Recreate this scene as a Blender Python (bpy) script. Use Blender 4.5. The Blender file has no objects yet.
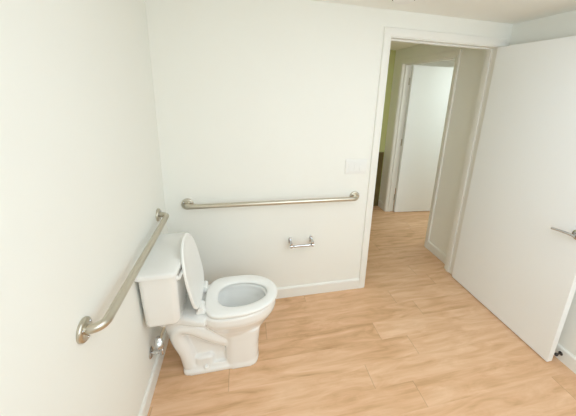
import bpy, bmesh, math
from mathutils import Vector, Matrix, Quaternion
C = bpy.context.scene.collection
SC = bpy.context.scene
PI = math.pi

# ------------------------------------------------------------------ materials
def mat(name, col, rough=.5, metal=0., bump=0., bscale=200., spec=.5, coat=0., var=0., trans=0.):
    m = bpy.data.materials.new(name); m.use_nodes = True
    nt = m.node_tree; N = nt.nodes; L = nt.links
    b = N['Principled BSDF']
    b.inputs['Base Color'].default_value = (*col, 1)
    b.inputs['Roughness'].default_value = rough
    b.inputs['Metallic'].default_value = metal
    b.inputs['Specular IOR Level'].default_value = spec
    b.inputs['Coat Weight'].default_value = coat
    b.inputs['Transmission Weight'].default_value = trans
    tc = N.new('ShaderNodeTexCoord')
    nz = N.new('ShaderNodeTexNoise'); nz.inputs['Scale'].default_value = bscale
    nz.inputs['Detail'].default_value = 4
    L.new(tc.outputs['Object'], nz.inputs['Vector'])
    if bump:
        bp = N.new('ShaderNodeBump'); bp.inputs['Strength'].default_value = bump
        bp.inputs['Distance'].default_value = .002
        L.new(nz.outputs['Fac'], bp.inputs['Height']); L.new(bp.outputs['Normal'], b.inputs['Normal'])
    if var:
        n2 = N.new('ShaderNodeTexNoise'); n2.inputs['Scale'].default_value = 3
        L.new(tc.outputs['Object'], n2.inputs['Vector'])
        mx = N.new('ShaderNodeMix'); mx.data_type = 'RGBA'
        mx.inputs['A'].default_value = (*[c*(1-var) for c in col], 1)
        mx.inputs['B'].default_value = (*[min(1, c*(1+var)) for c in col], 1)
        L.new(n2.outputs['Fac'], mx.inputs['Factor']); L.new(mx.outputs['Result'], b.inputs['Base Color'])
    return m

def wood_floor(name, tone=1.0):
    m = bpy.data.materials.new(name); m.use_nodes = True
    nt = m.node_tree; N = nt.nodes; L = nt.links
    b = N['Principled BSDF']
    def math_(op, a, c=None, clamp=False):
        n = N.new('ShaderNodeMath'); n.operation = op; n.use_clamp = clamp
        for i, v in enumerate((a, c)):
            if v is None: continue
            if isinstance(v, (int, float)): n.inputs[i].default_value = v
            else: L.new(v, n.inputs[i])
        return n.outputs[0]
    g = N.new('ShaderNodeNewGeometry'); s = N.new('ShaderNodeSeparateXYZ'); L.new(g.outputs['Position'], s.inputs[0])
    x, y = s.outputs['X'], s.outputs['Y']
    W, LEN = .151, 1.22
    row = math_('DIVIDE', math_('ADD', y, .841), W)
    rid = math_('FLOOR', row); rf = math_('SUBTRACT', row, rid)
    off = math_('SUBTRACT', math_('MULTIPLY', rid, -.073), math_('MULTIPLY', math_('MULTIPLY', rid, rid), .317))
    px = math_('DIVIDE', math_('SUBTRACT', math_('ADD', x, off), 1.246), LEN)
    off_dummy = px
    cid = math_('FLOOR', px); pf = math_('SUBTRACT', px, cid)
    # random per plank
    cb = N.new('ShaderNodeCombineXYZ'); L.new(rid, cb.inputs[0]); L.new(cid, cb.inputs[1])
    wn = N.new('ShaderNodeTexWhiteNoise'); wn.noise_dimensions = '2D'; L.new(cb.outputs[0], wn.inputs['Vector'])
    rnd = wn.outputs['Value']
    # grain coordinates, shifted plank by plank
    gc = N.new('ShaderNodeCombineXYZ')
    L.new(math_('ADD', math_('MULTIPLY', x, 1.0), math_('MULTIPLY', rnd, 37.)), gc.inputs[0])
    L.new(math_('ADD', math_('MULTIPLY', y, 4.2), math_('MULTIPLY', rnd, 11.)), gc.inputs[1])
    n1 = N.new('ShaderNodeTexNoise'); n1.inputs['Scale'].default_value = 2.6; n1.inputs['Detail'].default_value = 6
    n1.inputs['Roughness'].default_value = .6; n1.inputs['Distortion'].default_value = 1.4; L.new(gc.outputs[0], n1.inputs['Vector'])
    gc2 = N.new('ShaderNodeCombineXYZ')
    L.new(math_('ADD', math_('MULTIPLY', x, 4.), math_('MULTIPLY', rnd, 19.)), gc2.inputs[0])
    L.new(math_('MULTIPLY', y, 110.), gc2.inputs[1])
    n2 = N.new('ShaderNodeTexNoise'); n2.inputs['Scale'].default_value = 1.; n2.inputs['Detail'].default_value = 5; L.new(gc2.outputs[0], n2.inputs['Vector'])
    # cathedral rings
    wv = N.new('ShaderNodeTexWave'); wv.wave_type = 'BANDS'; wv.bands_direction = 'Y'
    wv.inputs['Scale'].default_value = 1.1; wv.inputs['Distortion'].default_value = 7.; wv.inputs['Detail'].default_value = 3
    wv.inputs['Detail Scale'].default_value = .7; L.new(gc.outputs[0], wv.inputs['Vector'])
    f = math_('ADD', math_('MULTIPLY', n1.outputs['Fac'], .80), math_('MULTIPLY', n2.outputs['Fac'], .19))
    f = math_('ADD', f, math_('MULTIPLY', wv.outputs['Fac'], .07))
    f = math_('ADD', f, math_('MULTIPLY', math_('SUBTRACT', rnd, .5), .16))
    cr = N.new('ShaderNodeValToRGB'); e = cr.color_ramp.elements
    e[0].position = .18; e[0].color = (.45*tone, .245*tone, .108*tone, 1)
    e[1].position = .80; e[1].color = (.86*tone, .595*tone, .40*tone, 1)
    k = cr.color_ramp.elements.new(.5); k.color = (.71*tone, .435*tone, .252*tone, 1)
    L.new(f, cr.inputs['Fac'])
    # seams
    e1 = math_('MINIMUM', rf, math_('SUBTRACT', 1., rf))
    e2 = math_('MINIMUM', pf, math_('SUBTRACT', 1., pf))
    s1 = math_('LESS_THAN', e1, .006); s2 = math_('LESS_THAN', e2, .0016)
    seam = math_('MAXIMUM', math_('MULTIPLY', s1, .05), math_('MULTIPLY', s2, .34))
    mx = N.new('ShaderNodeMix'); mx.data_type = 'RGBA'
    L.new(seam, mx.inputs['Factor']); L.new(cr.outputs['Color'], mx.inputs['A'])
    mx.inputs['B'].default_value = (.22*tone, .12*tone, .06*tone, 1)
    L.new(mx.outputs['Result'], b.inputs['Base Color'])
    b.inputs['Roughness'].default_value = .42; b.inputs['Specular IOR Level'].default_value = .4
    bp = N.new('ShaderNodeBump'); bp.inputs['Strength'].default_value = .15; bp.inputs['Distance'].default_value = .001
    L.new(f, bp.inputs['Height']); L.new(bp.outputs['Normal'], b.inputs['Normal'])
    return m

def brushed(name, col, rough):
    m = mat(name, col, rough, 1., .06, 300.)
    return m

M = dict(
    wall=mat('white_wall_paint', (.875, .88, .835), .75, 0, .05, 260, .25, var=.008),
    ceil=mat('ceiling_paint', (.92, .93, .89), .85, 0, .12, 180, .2, var=.01),
    trim=mat('trim_paint', (.86, .86, .82), .4, 0, .02, 60, .4),
    door=mat('door_paint', (.90, .925, .93), .45, 0, .03, 90, .4),
    green=mat('green_wall_paint', (.64, .68, .33), .75, 0, .05, 200, .2),
    brown=mat('brown_wood', (.16, .125, .045), .5, 0, .1, 40, .3, var=.25),
    floor=wood_floor('oak_plank_floor'),
    porcelain=mat('white_porcelain', (.87, .87, .85), .12, 0, 0, 5, .5, coat=.3),
    plastic=mat('white_seat_plastic', (.89, .89, .87), .28, 0, 0, 5, .5),
    plate=mat('white_switch_plastic', (.86, .865, .845), .4, 0, 0, 5, .4),
    water=mat('water', (.94, .94, .92), .02, 0, 0, 5, .5, trans=.9),
    steel=brushed('satin_stainless', (.60, .565, .48), .30),
    chrome=mat('chrome', (.60, .61, .62), .09, 1.),
    braid=mat('braided_hose', (.62, .57, .45), .4, .7, .6, 900),
    rubber=mat('dark_rubber', (.03, .03, .03), .6),
    dark=mat('dark_metal', (.10, .09, .08), .4, .8),
    slot=mat('dark_slot', (.05, .045, .03), .7),
)

# ------------------------------------------------------------------ mesh helpers
def box(bm, a, b, bev=0, seg=2):
    x0, y0, z0 = a; x1, y1, z1 = b
    r = bmesh.ops.create_cube(bm, size=1)
    vs = r['verts']
    for v in vs:
        v.co = Vector(((x0+x1)/2+v.co.x*(x1-x0), (y0+y1)/2+v.co.y*(y1-y0), (z0+z1)/2+v.co.z*(z1-z0)))
    if bev:
        es = {e for v in vs for e in v.link_edges}
        bmesh.ops.bevel(bm, geom=list(es), offset=bev, segments=seg, affect='EDGES', profile=.5)
def loft(bm, rings, cap0=True, cap1=True, closed=False):
    V = [[bm.verts.new(p) for p in r] for r in rings]
    n = len(V[0]); k = len(V)
    for i in range(k if closed else k-1):
        a, b = V[i], V[(i+1) % k]
        for j in range(n):
            bm.faces.new((a[j], a[(j+1) % n], b[(j+1) % n], b[j]))
    if not closed:
        if cap0: bm.faces.new(V[0][::-1])
        if cap1: bm.faces.new(V[-1])
def tube(bm, pts, r, n=20, smooth=True, caps=True):
    pts = [Vector(p) for p in pts]; rs = r if isinstance(r, (list, tuple)) else [r]*len(pts)
    rings = []; ref = None
    for i, p in enumerate(pts):
        t = (pts[min(i+1, len(pts)-1)]-pts[max(i-1, 0)]).normalized()
        if ref is None:
            ref = t.orthogonal().normalized()
        ref = (ref-t*ref.dot(t)).normalized(); w = t.cross(ref)
        rings.append([p+rs[i]*(math.cos(2*PI*j/n)*ref+math.sin(2*PI*j/n)*w) for j in range(n)])
    loft(bm, rings, caps, caps)
def lathe(bm, base, axis, prof, n=32):
    """prof: list of (distance along axis, radius)."""
    base = Vector(base); ax = Vector(axis).normalized(); u = ax.orthogonal().normalized(); w = ax.cross(u)
    rings = [[base+ax*d+r*(math.cos(2*PI*j/n)*u+math.sin(2*PI*j/n)*w) for j in range(n)] for d, r in prof]
    loft(bm, rings)
def smooth_path(pts, it=3):
    pts = [Vector(p) for p in pts]
    for _ in range(it):
        q = [pts[0]]
        for a, b in zip(pts, pts[1:]):
            q += [a*.75+b*.25, a*.25+b*.75]
        q.append(pts[-1]); pts = q
    return pts
def bent(a, b, c, r, n=8):
    """points rounding corner b between a and c with radius-like offset r"""
    a, b, c = Vector(a), Vector(b), Vector(c)
    p = b+(a-b).normalized()*r; q = b+(c-b).normalized()*r
    return [p*(1-t)**2+b*2*t*(1-t)+q*t*t for t in [i/n for i in range(n+1)]]
def obj(name, bm, m, parent=None, smooth=0, label=None):
    bmesh.ops.recalc_face_normals(bm, faces=bm.faces[:])
    if parent is not None:
        off = Vector(parent.get('_base', (0, 0, 0)))
        bmesh.ops.translate(bm, verts=bm.verts[:], vec=-off)
    me = bpy.data.meshes.new(name); bm.to_mesh(me); bm.free()
    me.materials.append(m)
    if smooth:
        for p in me.polygons: p.use_smooth = True
        if smooth < 180:
            me.set_sharp_from_angle(angle=math.radians(smooth))
    o = bpy.data.objects.new(name, me); C.objects.link(o)
    if parent is not None:
        o.parent = parent
        o['_base'] = parent['_base'] if '_base' in parent else (0., 0., 0.)
    if label: o['label'] = label
    return o
def thing(name, loc, label, cat, kind=None):
    o = bpy.data.objects.new(name, None); C.objects.link(o); o.location = loc
    o['_base'] = tuple(float(v) for v in loc)
    o.empty_display_size = .05
    if label: o['label'] = label
    if cat: o['category'] = cat
    if kind: o['kind'] = kind
    return o
def struct(name, boxes, m, bev=0, parent=None):
    bm = bmesh.new()
    for a, b in boxes: box(bm, a, b, bev)
    o = obj(name, bm, m, parent)
    o['kind'] = 'structure'
    return o

# ------------------------------------------------------------------ room dimensions
XR, ZC, YF = 2.555, 2.212, -3.2          # right wall, ceiling, wall behind the camera
DL, DR, ZH, WT = 1.548, 2.4565, 2.04, .115   # doorway
XH, H1, H2, HZ = 2.5234, .5324, 1.4608, 2.024  # hall wall and its doorway
YE = 1.69                                 # end of the hall
JT = .018
struct('floor', [((-.1, YF-.1, -.08), (4.7, 2.5, 0))], M['floor'])
struct('ceiling', [((-.1, YF-.1, ZC), (4.7, 2.5, ZC+.1))], M['ceil'])
struct('wall_left', [((-.1, YF-.1, 0), (0, WT, ZC))], M['wall'])
struct('wall_back', [((0, 0, 0), (DL-JT, WT, ZC)), ((DR+JT, 0, 0), (4.6, WT, ZC)), ((DL-JT, 0, ZH+JT), (DR+JT, WT, ZC))], M['wall'])
struct('wall_right', [((XR, YF-.1, 0), (XR+.1, 0, ZC))], M['wall'])
struct('wall_front', [((0, YF-.1, 0), (XR, YF, ZC))], M['wall'])
struct('wall_hall_right', [((XH, WT, 0), (XH+WT, H1-JT, ZC)), ((XH, H2+JT, 0), (XH+WT, YE, ZC)), ((XH, H1-JT, HZ+JT), (XH+WT, H2+JT, ZC))], M['wall'])
struct('wall_hall_back', [((.9, YE, 0), (XH+WT, YE+.06, ZC))], M['green'])
struct('wall_hall_left', [((.9, WT, 0), (1.0, YE, ZC))], M['wall'])
struct('wall_far_room_back', [((XH+WT, 2.4, 0), (4.6, 2.5, ZC))], M['wall'])
struct('wall_far_room_right', [((4.6, 0, 0), (4.7, 2.5, ZC))], M['wall'])
struct('wall_far_room_left', [((XH+WT-.05, YE+.06, 0), (XH+WT, 2.5, ZC))], M['wall'])

# baseboards: an extruded profile along a wall
def baseboard(name, p0, p1, nrm, h=.095, t=.013):
    bm = bmesh.new()
    prof = [(0, 0), (t, 0), (t, h-.012), (t-.004, h-.004), (t-.008, h), (0, h)]
    n = Vector(nrm)
    rings = [[Vector(p)+n*a+Vector((0, 0, z)) for a, z in prof] for p in (p0, p1)]
    loft(bm, rings)
    o = obj(name, bm, M['trim']); o['kind'] = 'structure'
    return o
CW, CT = .057, .015
baseboard('baseboard_left', (0, YF, 0), (0, 0, 0), (1, 0, 0))
baseboard('baseboard_back', (0, 0, 0), (DL-.006-CW, 0, 0), (0, -1, 0))
baseboard('baseboard_right', (XR, 0, 0), (XR, YF, 0), (-1, 0, 0))
baseboard('baseboard_hall_right', (XH, WT+.016, 0), (XH, H1-.006-CW, 0), (-1, 0, 0))
baseboard('baseboard_hall_end', (XH, H2+.006+CW, 0), (XH, YE, 0), (-1, 0, 0))

# door frames: jambs with stops (one mesh) and casing (one mesh)
struct('trim_1', [((DL-JT, 0, 0), (DL, WT, ZH)), ((DR, 0, 0), (DR+JT, WT, ZH)), ((DL-JT, 0, ZH), (DR+JT, WT, ZH+JT)),
                  ((DL, .046, 0), (DL+.011, .082, ZH-.011)), ((DR-.011, .046, 0), (DR, .082, ZH-.011)), ((DL, .046, ZH-.011), (DR, .082, ZH))], M['trim'], .0012)
def casing(name, a0, a1, top, face, axis, sgn):
    """flat casing with an eased inner edge round an opening from a0 to a1"""
    bm = bmesh.new()
    prof = [(0, 0), (0, .008), (.006, .011), (.018, .0125), (.030, .015), (.052, .015), (CW, .011), (CW, 0)]
    rv = .006
    loops = []
    for u, d in prof:
        x0, x1, zt = a0-rv-u, a1+rv+u, top+rv+u
        pts = [(x0, 0), (x0, zt), (x1, zt), (x1, 0)]
        out = []
        for a, z in pts:
            out.append((a, face+sgn*d, z) if axis == 'x' else (face+sgn*d, a, z))
        loops.append(out)
    V = [[bm.verts.new(p) for p in l] for l in loops]
    k = len(V)
    for i in range(k):
        A, B = V[i], V[(i+1) % k]
        for j in range(3):
            bm.faces.new((A[j], A[j+1], B[j+1], B[j]))
    bm.faces.new([v[0] for v in V]); bm.faces.new([v[3] for v in V])
    o = obj(name, bm, M['trim']); o['kind'] = 'structure'
    return o
casing('trim_2', DL, DR, ZH, 0, 'x', -1)
struct('trim_3', [((XH, H1-JT, 0), (XH+WT, H1, HZ)), ((XH, H2, 0), (XH+WT, H2+JT, HZ)), ((XH, H1-JT, HZ), (XH+WT, H2+JT, HZ+JT)),
                  ((XH+.032, H1, 0), (XH+.068, H1+.011, HZ-.011)), ((XH+.032, H2-.011, 0), (XH+.068, H2, HZ-.011)), ((XH+.032, H1, HZ-.011), (XH+.068, H2, HZ))], M['trim'], .0012)
casing('trim_4', H1, H2, HZ, XH, 'y', -1)
# brown wood panelling low on the green end wall of the hall
struct('trim_5', [((1.0, YE-.016, 0), (XH-.014, YE, .835))], M['brown'], .002)

# ------------------------------------------------------------------ open door of the bathroom (swung back to the right wall)
DX0, DX1, DY0, DY1 = 2.432, 2.476, -.022, -.912
d1 = thing('door_1', (DX1, DY0, .008), 'white slab door standing open along the right wall with chrome lever', None, 'structure')
bm = bmesh.new(); box(bm, (DX0, DY1, .008), (DX1, DY0, ZH-.004), .0015, 1)
obj('door_leaf', bm, M['door'], d1)
hy, hz = -.865, .905
for sx, fx in ((-1, DX0), (1, DX1)):
    bm = bmesh.new()
    lathe(bm, (fx, hy, hz), (sx, 0, 0), [(0, .031), (.006, .031), (.009, .027), (.010, .012), (.036 if sx < 0 else .026, .011)])
    h = obj('door_handle', bm, M['chrome'], d1, 40, 'chrome lever handle')
    bm = bmesh.new()
    ox = fx+sx*(.040 if sx < 0 else .030)
    path = [(ox, hy-.008, hz), (ox, hy+.02, hz+.000), (ox, hy+.07, hz-.004), (ox+.004*sx, hy+.118, hz-.010)]
    tube(bm, smooth_path(path, 2), .0075, 14)
    obj('lever', bm, M['chrome'], h, 60)
for z in (.25, 1.02, 1.8):
    bm = bmesh.new(); tube(bm, [(DX1+.006, DY0+.008, z-.045), (DX1+.006, DY0+.008, z+.045)], .006, 12)
    obj('hinge', bm, M['steel'], d1, 40)
# second door, open into the room across the hall
HX = XH+WT
ang = math.radians(-3.5)
d2 = thing('door_2', (HX+.004, H2-.006, .008), 'white slab door standing open in the far doorway across the hall', None, 'structure')
bm = bmesh.new(); box(bm, (HX+.004, H2-.052, .008), (HX+.914, H2-.008, HZ-.006), .0015, 1)
obj('door_leaf', bm, M['door'], d2)
for z in (.22, 1.02, 1.82):
    bm = bmesh.new(); box(bm, (HX-.012, H2-.0025, z-.045), (HX+.002, H2-.0002, z+.045), .0005, 1)
    tube(bm, [(HX+.003, H2-.005, z-.045), (HX+.003, H2-.005, z+.045)], .0055, 10)
    obj('hinge', bm, M['steel'], d2, 40, 'steel hinge')
d2.rotation_euler.z = ang

# ------------------------------------------------------------------ toilet
TY = -.437
t = thing('toilet', (.40, TY, 0), 'white two-piece toilet in the corner with its seat lid raised', 'toilet')
NR = 56
def egg(xb, xf, hw, z, n=NR, kb=.62, split=.46):
    out = []
    xm = xb+split*(xf-xb)
    for j in range(n):
        a = 2*PI*j/n; c, s = math.cos(a), math.sin(a)
        if c >= 0:
            x = xm+(xf-xm)*c; y = hw*math.copysign(abs(s)**.95, s)
        else:
            x = xm-(xm-xb)*abs(c)**kb; y = hw*math.copysign(abs(s)**.85, s)
        out.append(Vector((x, TY+y, z)))
    return out
def rrect(xb, xf, hw, z, e=4., n=NR, bow=0.):
    xm, hx = (xb+xf)/2, (xf-xb)/2; out = []
    for j in range(n):
        a = 2*PI*j/n+PI/n; c, s = math.cos(a), math.sin(a)
        x = hx*math.copysign(abs(c)**(2/e), c); y = hw*math.copysign(abs(s)**(2/e), s)
        if x > 0: x += bow*(1-(y/hw)**2)*x/hx
        out.append(Vector((xm+x, TY+y, z)))
    return out
def rr(xb, xf, y0, y1, r, z, bow=0., k=13):
    out = []
    for cx, cy, a0 in ((xf-r, y1-r, 0), (xb+r, y1-r, 90), (xb+r, y0+r, 180), (xf-r, y0+r, 270)):
        for i in range(k+1):
            a = math.radians(a0+90*i/k)
            out.append([cx+r*math.cos(a), cy+r*math.sin(a), z])
    # extra points along the front so that it can bow
    fr = [[xf, y0+r+(y1-y0-2*r)*i/10, z] for i in range(1, 10)]
    out += fr
    ym, hw = (y0+y1)/2, (y1-y0)/2
    xm, hx = (xb+xf)/2, (xf-xb)/2
    for p in out:
        if p[0] > xm: p[0] += bow*(1-((p[1]-ym)/hw)**2)
    return [Vector(p) for p in out]
def remeshed(bm, voxel, it, fac=.5):
    bmesh.ops.recalc_face_normals(bm, faces=bm.faces[:])
    me = bpy.data.meshes.new('tmp'); bm.to_mesh(me); bm.free()
    o = bpy.data.objects.new('tmp', me); C.objects.link(o)
    r = o.modifiers.new('r', 'REMESH'); r.mode = 'VOXEL'; r.voxel_size = voxel
    s = o.modifiers.new('s', 'SMOOTH'); s.factor = fac; s.iterations = it
    dg = bpy.context.evaluated_depsgraph_get(); dg.update()
    m2 = bpy.data.meshes.new_from_object(o.evaluated_get(dg))
    bpy.data.objects.remove(o); bpy.data.meshes.remove(me)
    b2 = bmesh.new(); b2.from_mesh(m2); bpy.data.meshes.remove(m2)
    return b2
# bowl, pedestal, trapway and shelf: one continuous body
bm = bmesh.new()
RZ = .418
outer = [(.39, .575, .09, .15), (.36, .610, .112, .21), (.325, .640, .124, .25), (.295, .667, .137, .288), (.272, .690, .155, .322), (.260, .702, .169, .348), (.255, .707, .176, .372), (.255, .707, .176, .408), (.262, .698, .168, RZ)]
inner = [(.315, .645, .118, RZ), (.320, .640, .114, RZ-.012), (.318, .642, .117, RZ-.035), (.325, .63, .112, .34), (.335, .58, .092, .28), (.35, .52, .066, .225), (.37, .48, .045, .19)]
loft(bm, [egg(*r) for r in outer+inner])
# front column of the pedestal
loft(bm, [rrect(.385, .594, .126, 0, 4, bow=.004), rrect(.385, .594, .126, .018, 4, bow=.004), rrect(.387, .590, .120, .035, 4, bow=.006), rrect(.387, .592, .119, .13, 4, bow=.006), rrect(.385, .600, .120, .20, 4, bow=.006), rrect(.385, .61, .124, .26, 4)])
# foot
loft(bm, [rrect(.148, .55, .121, 0, 7), rrect(.148, .55, .121, .022, 7), rrect(.156, .54, .110, .032, 7), rrect(.162, .54, .104, .05, 7)])
# recessed side panel
loft(bm, [rrect(.165, .48, .094, .01, 6), rrect(.172, .48, .074, .10, 6), rrect(.165, .48, .062, .22, 6), rrect(.15, .48, .062, .30, 6)])
# step above the foot round the bolt caps
loft(bm, [rrect(.215, .335, .108, .02, 6), rrect(.22, .33, .101, .095, 6), rrect(.23, .32, .086, .108, 6)])
# trapway swelling out on both sides
for s in (-1, 1):
    pth = [(.46, s*.055, .15), (.38, s*.070, .205), (.30, s*.076, .262), (.225, s*.070, .314), (.155, s*.064, .325), (.128, s*.060, .285), (.142, s*.058, .215), (.178, s*.060, .13), (.192, s*.062, .04)]
    tube(bm, smooth_path([(x, TY+y, z) for x, y, z in pth], 2), .046, 20)
# shelf under the tank, flowing into the bowl
def slab(x, hw, z0, z1, n=40):
    out = []
    for j in range(n):
        a = 2*PI*j/n; c, q = math.cos(a), math.sin(a)
        out.append(Vector((x, TY+hw*math.copysign(abs(c)**.35, c), (z0+z1)/2+(z1-z0)/2*math.copysign(abs(q)**.45, q))))
    return out
loft(bm, [slab(.032, .098, .372, .424), slab(.036, .105, .366, .430), slab(.10, .110, .364, .430), slab(.17, .122, .362, .429), (slab(.24, .148, .364, .423)), slab(.30, .166, .368, RZ)])
loft(bm, [rrect(.07, .30, .09, .27, 4), rrect(.05, .33, .098, .375, 4)])
b2 = remeshed(bm, .005, 4)
obj('bowl', b2, M['porcelain'], t, 180)
bm = bmesh.new(); lathe(bm, (.425, TY, .215), (0, 0, 1), [(0, .070), (.003, .072)], 40)
for v in bm.verts: v.co.x = .425+(v.co.x-.425)*1.15
for v in bm.verts: v.co.y = TY+(v.co.y-TY)*.82
obj('water', bm, M['water'], t, 40)
for s in (-1, 1):
    bm = bmesh.new(); lathe(bm, (.285, TY+s*.112, .036), (0, 0, 1), [(0, .013), (.008, .013), (.014, .009), (.016, .003)], 20)
    obj('bolt_cap', bm, M['plastic'], t, 60)
# tank
bm = bmesh.new()
TC = TY-.004
def tk(xb, xf, hw, r, z, bow=0.): return rr(xb, xf, TC-hw, TC+hw-.012, r, z, bow)
loft(bm, [tk(.030, .166, .174, .020, .446), tk(.022, .175, .183, .026, .449), tk(.018, .180, .188, .030, .457), tk(.016, .182, .190, .031, .47, .002),
          tk(.014, .184, .199, .031, .60, .004), tk(.012, .185, .207, .030, .752, .006)])
obj('tank', bm, M['porcelain'], t, 50)
bm = bmesh.new()
loft(bm, [tk(.006, .190, .216, .022, .749, .007), tk(.003, .193, .220, .025, .752, .007), tk(.003, .193, .220, .025, .768, .007), tk(.006, .190, .217, .023, .774, .007),
          tk(.014, .182, .209, .018, .777, .007), tk(.06, .140, .15, .01, .779)])
obj('tank_lid', bm, M['porcelain'], t, 50)
bm = bmesh.new()
ly = TC-.178
lathe(bm, (.184, ly, .722), (1, 0, 0), [(0, .013), (.004, .013), (.007, .010), (.013, .008)], 20)
tube(bm, smooth_path([(.197, ly-.006, .722), (.200, ly+.02, .727), (.201, ly+.060, .722)], 2), [.0085]*10 and .008, 12)
obj('flush_lever', bm, M['plastic'], t, 60)
# seat ring
SZ = .424
bm = bmesh.new()
so = dict(xb=.285, xf=.716, hw=.176); si = dict(xb=.358, xf=.652, hw=.104)
def er(d, z, k=0): return egg(d['xb']+k, d['xf']-k, d['hw']-k, z, kb=.42)
def ei(d, z, k=0): return egg(d['xb']-k, d['xf']+k, d['hw']+k, z, kb=.85, split=.40)
loft(bm, [er(so, SZ, .004), er(so, SZ+.004, 0), er(so, SZ+.013, .0), er(so, SZ+.019, .004), er(so, SZ+.023, .014), ei(si, SZ+.021, .016), ei(si, SZ+.016, .004), ei(si, SZ+.009, 0), ei(si, SZ, .004)], closed=True)
obj('seat', bm, M['plastic'], t, 180)
# lid, raised and leaning back on the tank
hx, hz0 = .264, .447
tilt = math.radians(10)
U = Vector((-math.sin(tilt), 0, math.cos(tilt))); Nn = Vector((math.cos(tilt), 0, math.sin(tilt)))
def up(ring, off):
    return [Vector((hx, 0, hz0))+U*(p.x-.285)+Nn*off+Vector((0, p.y, 0)) for p in ring]
bm = bmesh.new()
lo = dict(xb=.287, xf=.698, hw=.172)
loft(bm, [up(er(lo, 0, .030), -.009), up(er(lo, 0, .012), -.0085), up(er(lo, 0, .003), -.006), up(er(lo, 0, 0), 0), up(er(lo, 0, 0), .006), up(er(lo, 0, .003), .009), up(er(lo, 0, .012), .009), up(er(lo, 0, .020), .005), up(er(lo, 0, .05), .004)])
obj('seat_lid', bm, M['plastic'], t, 50)
for s in (-1, 1):
    bm = bmesh.new()
    box(bm, (.248, TY+s*.088-.026, RZ+.002), (.302, TY+s*.088+.026, RZ+.024), .007)
    tube(bm, [(.276, TY+s*.088-.032, .452), (.276, TY+s*.088+.032, .452)], .016, 18)
    box(bm, (.266, TY+s*.085-.013, RZ+.012), (.286, TY+s*.085+.013, .452), .003)
    obj('seat_hinge', bm, M['plastic'], t, 50)
    bm = bmesh.new()
    lathe(bm, (.560 if s < 0 else .560, TY+s*.120, RZ-.0005), (0, 0, 1), [(0, .011), (.004, .011), (.0062, .009)], 14)
    obj('bumper', bm, M['plastic'], t, 50)

# ------------------------------------------------------------------ grab bars
def grab_bar(wall, a0, a1, z, label):
    """wall 'back': runs along X on y=0; 'left': runs along Y on x=0"""
    def P(a, d, zz=z): return (a, -d, zz) if wall == 'back' else (d, a, zz)
    ax = (0, -1, 0) if wall == 'back' else (1, 0, 0)
    root = thing('grab_bar', P((a0+a1)/2, .001), label, 'grab bar')
    d = .058; R = .016
    A0, A1, B0, B1 = P(a0, .004), P(a1, .004), P(a0, d), P(a1, d)
    pts = [Vector(A0)]+bent(A0, B0, B1, .045, 10)+bent(B0, B1, A1, .045, 10)+[Vector(A1)]
    bm = bmesh.new(); tube(bm, pts, R, 24)
    obj('bar', bm, M['steel'], root, 60)
    for a in (a0, a1):
        bm = bmesh.new()
        lathe(bm, P(a, .0006), ax, [(0, .040), (.007, .040), (.011, .037), (.013, .030), (.013, .018)], 40)
        f = obj('flange', bm, M['steel'], root, 40)
        for k in range(3):
            th = 2*PI*k/3+.5
            c = Vector(P(a+.0275*math.cos(th), .0135, z+.0275*math.sin(th)))
            bm = bmesh.new(); lathe(bm, c, ax, [(0, .005), (.002, .0048), (.003, .003)], 12)
            obj('screw', bm, M['chrome'], f, 60)
    return root
grab_bar('back', .143, 1.375, .866, 'satin steel grab bar running level along the back wall, left of the doorway')
grab_bar('left', -1.061, -.180, .876, 'satin steel grab bar on the left wall, running above the toilet tank')

# ------------------------------------------------------------------ toilet paper holder
tp = thing('toilet_paper_holder', (.952, 0, .52), 'small chrome toilet paper holder, empty, on the back wall beneath the grab bar', 'toilet paper holder')
for x in (.868, 1.036):
    bm = bmesh.new()
    box(bm, (x-.011, -.008, .497), (x+.011, -.0006, .545), .003)
    box(bm, (x-.008, -.075, .492), (x+.008, -.006, .533), .004)
    lathe(bm, (x-.008, -.066, .503), (1, 0, 0), [(0, .014), (.016, .014)], 20)
    obj('post', bm, M['chrome'], tp, 40)
bm = bmesh.new(); lathe(bm, (.877, -.066, .503), (1, 0, 0), [(0, .007), (.010, .009), (.011, .0105), (.139, .0105), (.140, .009), (.150, .007)], 20)
obj('roller', bm, M['chrome'], tp, 40)

# ------------------------------------------------------------------ water supply valve under the tank
sv = thing('supply_valve', (0, -.553, .215), 'chrome water supply valve with oval knob on the left wall beneath the toilet tank', 'valve')
vy, vz = -.553, .214
bm = bmesh.new(); lathe(bm, (.0006, vy, vz), (1, 0, 0), [(0, .031), (.003, .031), (.008, .024), (.011, .011)], 32)
obj('escutcheon', bm, M['chrome'], sv, 40)
bm = bmesh.new()
tube(bm, [(.008, vy, vz), (.060, vy, vz)], .011, 16)
lathe(bm, (.030, vy, vz), (1, 0, 0), [(0, .0135), (.014, .0135)], 6)
lathe(bm, (.058, vy, vz-.016), (0, 0, 1), [(0, .012), (.032, .012), (.034, .0095), (.046, .0095)], 18)
lathe(bm, (.058, vy, vz+.030), (0, 0, 1), [(0, .0125), (.014, .0125)], 6)
ka = Vector((.25, -.75, .62)).normalized(); k0 = Vector((.044, vy+.006, vz+.058))
tube(bm, [Vector((.054, vy, vz+.02)), k0, k0+ka*.020], .0095, 14)
obj('valve_body', bm, M['chrome'], sv, 40)
bm = bmesh.new()
lathe(bm, (0, 0, 0), (0, 0, 1), [(0, .014), (.003, .024), (.012, .026), (.017, .022), (.019, .011)], 28)
for v in bm.verts: v.co.x *= 1.3; v.co.y *= .85
bmesh.ops.transform(bm, verts=bm.verts[:], matrix=Matrix.Translation(k0+ka*.018) @ ka.to_track_quat('Z', 'X').to_matrix().to_4x4())
obj('knob', bm, M['chrome'], sv, 60)
bm = bmesh.new()
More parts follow.
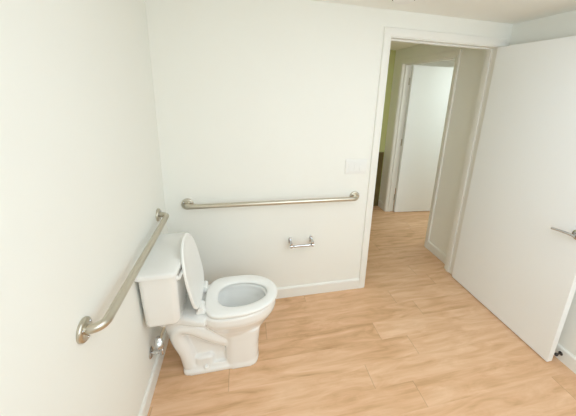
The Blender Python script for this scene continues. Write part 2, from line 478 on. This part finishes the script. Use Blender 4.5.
tube(bm, smooth_path([(.058, vy, vz+.040), (.060, vy, vz+.10), (.075, vy-.008, vz+.14), (.088, vy-.012, vz+.17), (.088, vy-.014, vz+.222)], 3), .006, 14)
obj('hose', bm, M['braid'], sv, 60, 'braided supply hose')
bm = bmesh.new(); lathe(bm, (.088, vy-.014, vz+.185), (0, 0, 1), [(0, .013), (.004, .016), (.03, .017), (.0455, .017)], 10)
obj('coupling_nut', bm, M['plastic'], sv, 40, 'white plastic nut')

# ------------------------------------------------------------------ light switch plate
sw = thing('light_switch', (1.366, 0, 1.108), 'white wall switch plate on the back wall, just left of the doorway', 'light switch')
bm = bmesh.new(); box(bm, (1.278, -.0065, 1.051), (1.454, -.0006, 1.165), .0035, 3)
obj('switch_plate', bm, M['plate'], sw, 40)
for k in (-1, 0, 1):
    x = 1.366+k*.046
    bm = bmesh.new(); box(bm, (x-.0165, -.0085, 1.075), (x+.0165, -.006, 1.141), .001, 1)
    for v in bm.verts:
        if v.co.y < -.0075: v.co.y += .0016*(v.co.z-1.108)/.033
    obj('rocker', bm, M['plate'], sw)

# ------------------------------------------------------------------ door stop
ds = thing('door_stop', (XR-.013, -.908, .052), 'dark rigid door stop on the right-hand baseboard by the open door', 'door stop')
bm = bmesh.new(); lathe(bm, (XR-.0132, -.908, .052), (-1, 0, 0), [(0, .013), (.003, .013), (.006, .009)], 20)
obj('base', bm, M['dark'], ds, 40)
bm = bmesh.new(); lathe(bm, (XR-.018, -.908, .052), (-1, 0, 0), [(0, .0055), (.030, .0055)], 14)
obj('rod', bm, M['dark'], ds, 40)
bm = bmesh.new(); lathe(bm, (XR-.048, -.908, .052), (-1, 0, 0), [(0, .010), (.010, .010), (.013, .007)], 18)
obj('tip', bm, M['rubber'], ds, 40)

# ------------------------------------------------------------------ ceiling detector at the top edge of the picture
sd = thing('smoke_detector', (1.44, -.30, ZC), 'round white detector on the ceiling, cut off by the top of the picture', 'smoke detector')
bm = bmesh.new(); lathe(bm, (1.44, -.30, ZC-.0005), (0, 0, -1), [(0, .070), (.012, .070), (.014, .064), (.030, .058), (.037, .045), (.038, .02)], 48)
obj('housing', bm, M['plate'], sd, 40)
for k in range(10):
    a = 2*PI*k/10+.2
    c = Vector((1.44+.0605*math.cos(a), -.30+.0605*math.sin(a), ZC-.022))
    bm = bmesh.new(); box(bm, (-.0025, -.012, -.005), (.0025, .012, .005), .001, 1)
    bmesh.ops.transform(bm, verts=bm.verts[:], matrix=Matrix.Translation(c) @ Matrix.Rotation(a, 4, 'Z'))
    obj('slot', bm, M['slot'], sd, 0, 'dark vent slot')

# ------------------------------------------------------------------ light
def area(name, loc, size, power, col, rot=(0, 0, 0), sy=None):
    l = bpy.data.lights.new(name, 'AREA'); l.energy = power; l.color = col; l.size = size
    if sy: l.shape = 'RECTANGLE'; l.size_y = sy
    o = bpy.data.objects.new(name, l); C.objects.link(o); o.location = loc; o.rotation_euler = rot
    return o
area('ceiling_lamp', (1.45, -1.75, ZC-.02), 1.5, 14, (.755, .868, .985))
area('front_fill', (1.35, YF+.03, 1.75), 1.4, 9, (.755, .868, .985), (PI/2, 0, 0), .5)  # unseen fill added at the front wall to lift ceiling and walls
gl = bpy.data.lights.new('point_fill', 'POINT'); gl.energy = 17; gl.color = (.755, .868, .985); gl.shadow_soft_size = .22  # added soft fill without a fixture, brightens the ceiling and evens the walls
go = bpy.data.objects.new('point_fill', gl); C.objects.link(go); go.location = (1.75, -2.35, 1.85)
area('hall_fill', (1.6, .9, ZC-.02), .3, .9, (.90, .93, .80))  # unseen weak source added to brighten the hall
area('far_room_fill', (3.7, .55, ZC-.02), .8, 14.5, (.84, .94, .94))  # added out of view to light the far room and its door leaf
w = bpy.data.worlds.new('world'); SC.world = w; w.use_nodes = True
w.node_tree.nodes['Background'].inputs[0].default_value = (.8, .85, .9, 1); w.node_tree.nodes['Background'].inputs[1].default_value = .3

# ------------------------------------------------------------------ camera (a 36 mm frame, lens shifted as in the cropped photograph)
cam = bpy.data.cameras.new('camera'); co = bpy.data.objects.new('camera', cam); C.objects.link(co); SC.camera = co
f, cpx, cpy = 282.0909, 309.6561, 165.382
cam.sensor_fit = 'HORIZONTAL'; cam.sensor_width = 36; cam.lens = f/576*36
cam.shift_x = (288-cpx)/576; cam.shift_y = (cpy-208)/576
cam.clip_start = .02
yw, pt, rl = .2416, -.2631, .0441
F = Vector((math.sin(yw)*math.cos(pt), math.cos(yw)*math.cos(pt), math.sin(pt)))
Rr = F.cross(Vector((0, 0, 1))).normalized(); Uu = Rr.cross(F)
R2 = math.cos(rl)*Rr+math.sin(rl)*Uu; U2 = -math.sin(rl)*Rr+math.cos(rl)*Uu
mw = Matrix((R2, U2, -F)).transposed().to_4x4(); mw.translation = (.5188, -1.9523, 1.666)
co.matrix_world = mw

for o in bpy.data.objects:
    if '_base' in o: del o['_base']
SC.cycles.max_bounces = 14; SC.cycles.diffuse_bounces = 8; SC.cycles.glossy_bounces = 6
SC.view_settings.view_transform = 'Standard'; SC.view_settings.look = 'None'
SC.view_settings.gamma = 1; SC.view_settings.use_curve_mapping = False
SC.view_settings.exposure = -.05
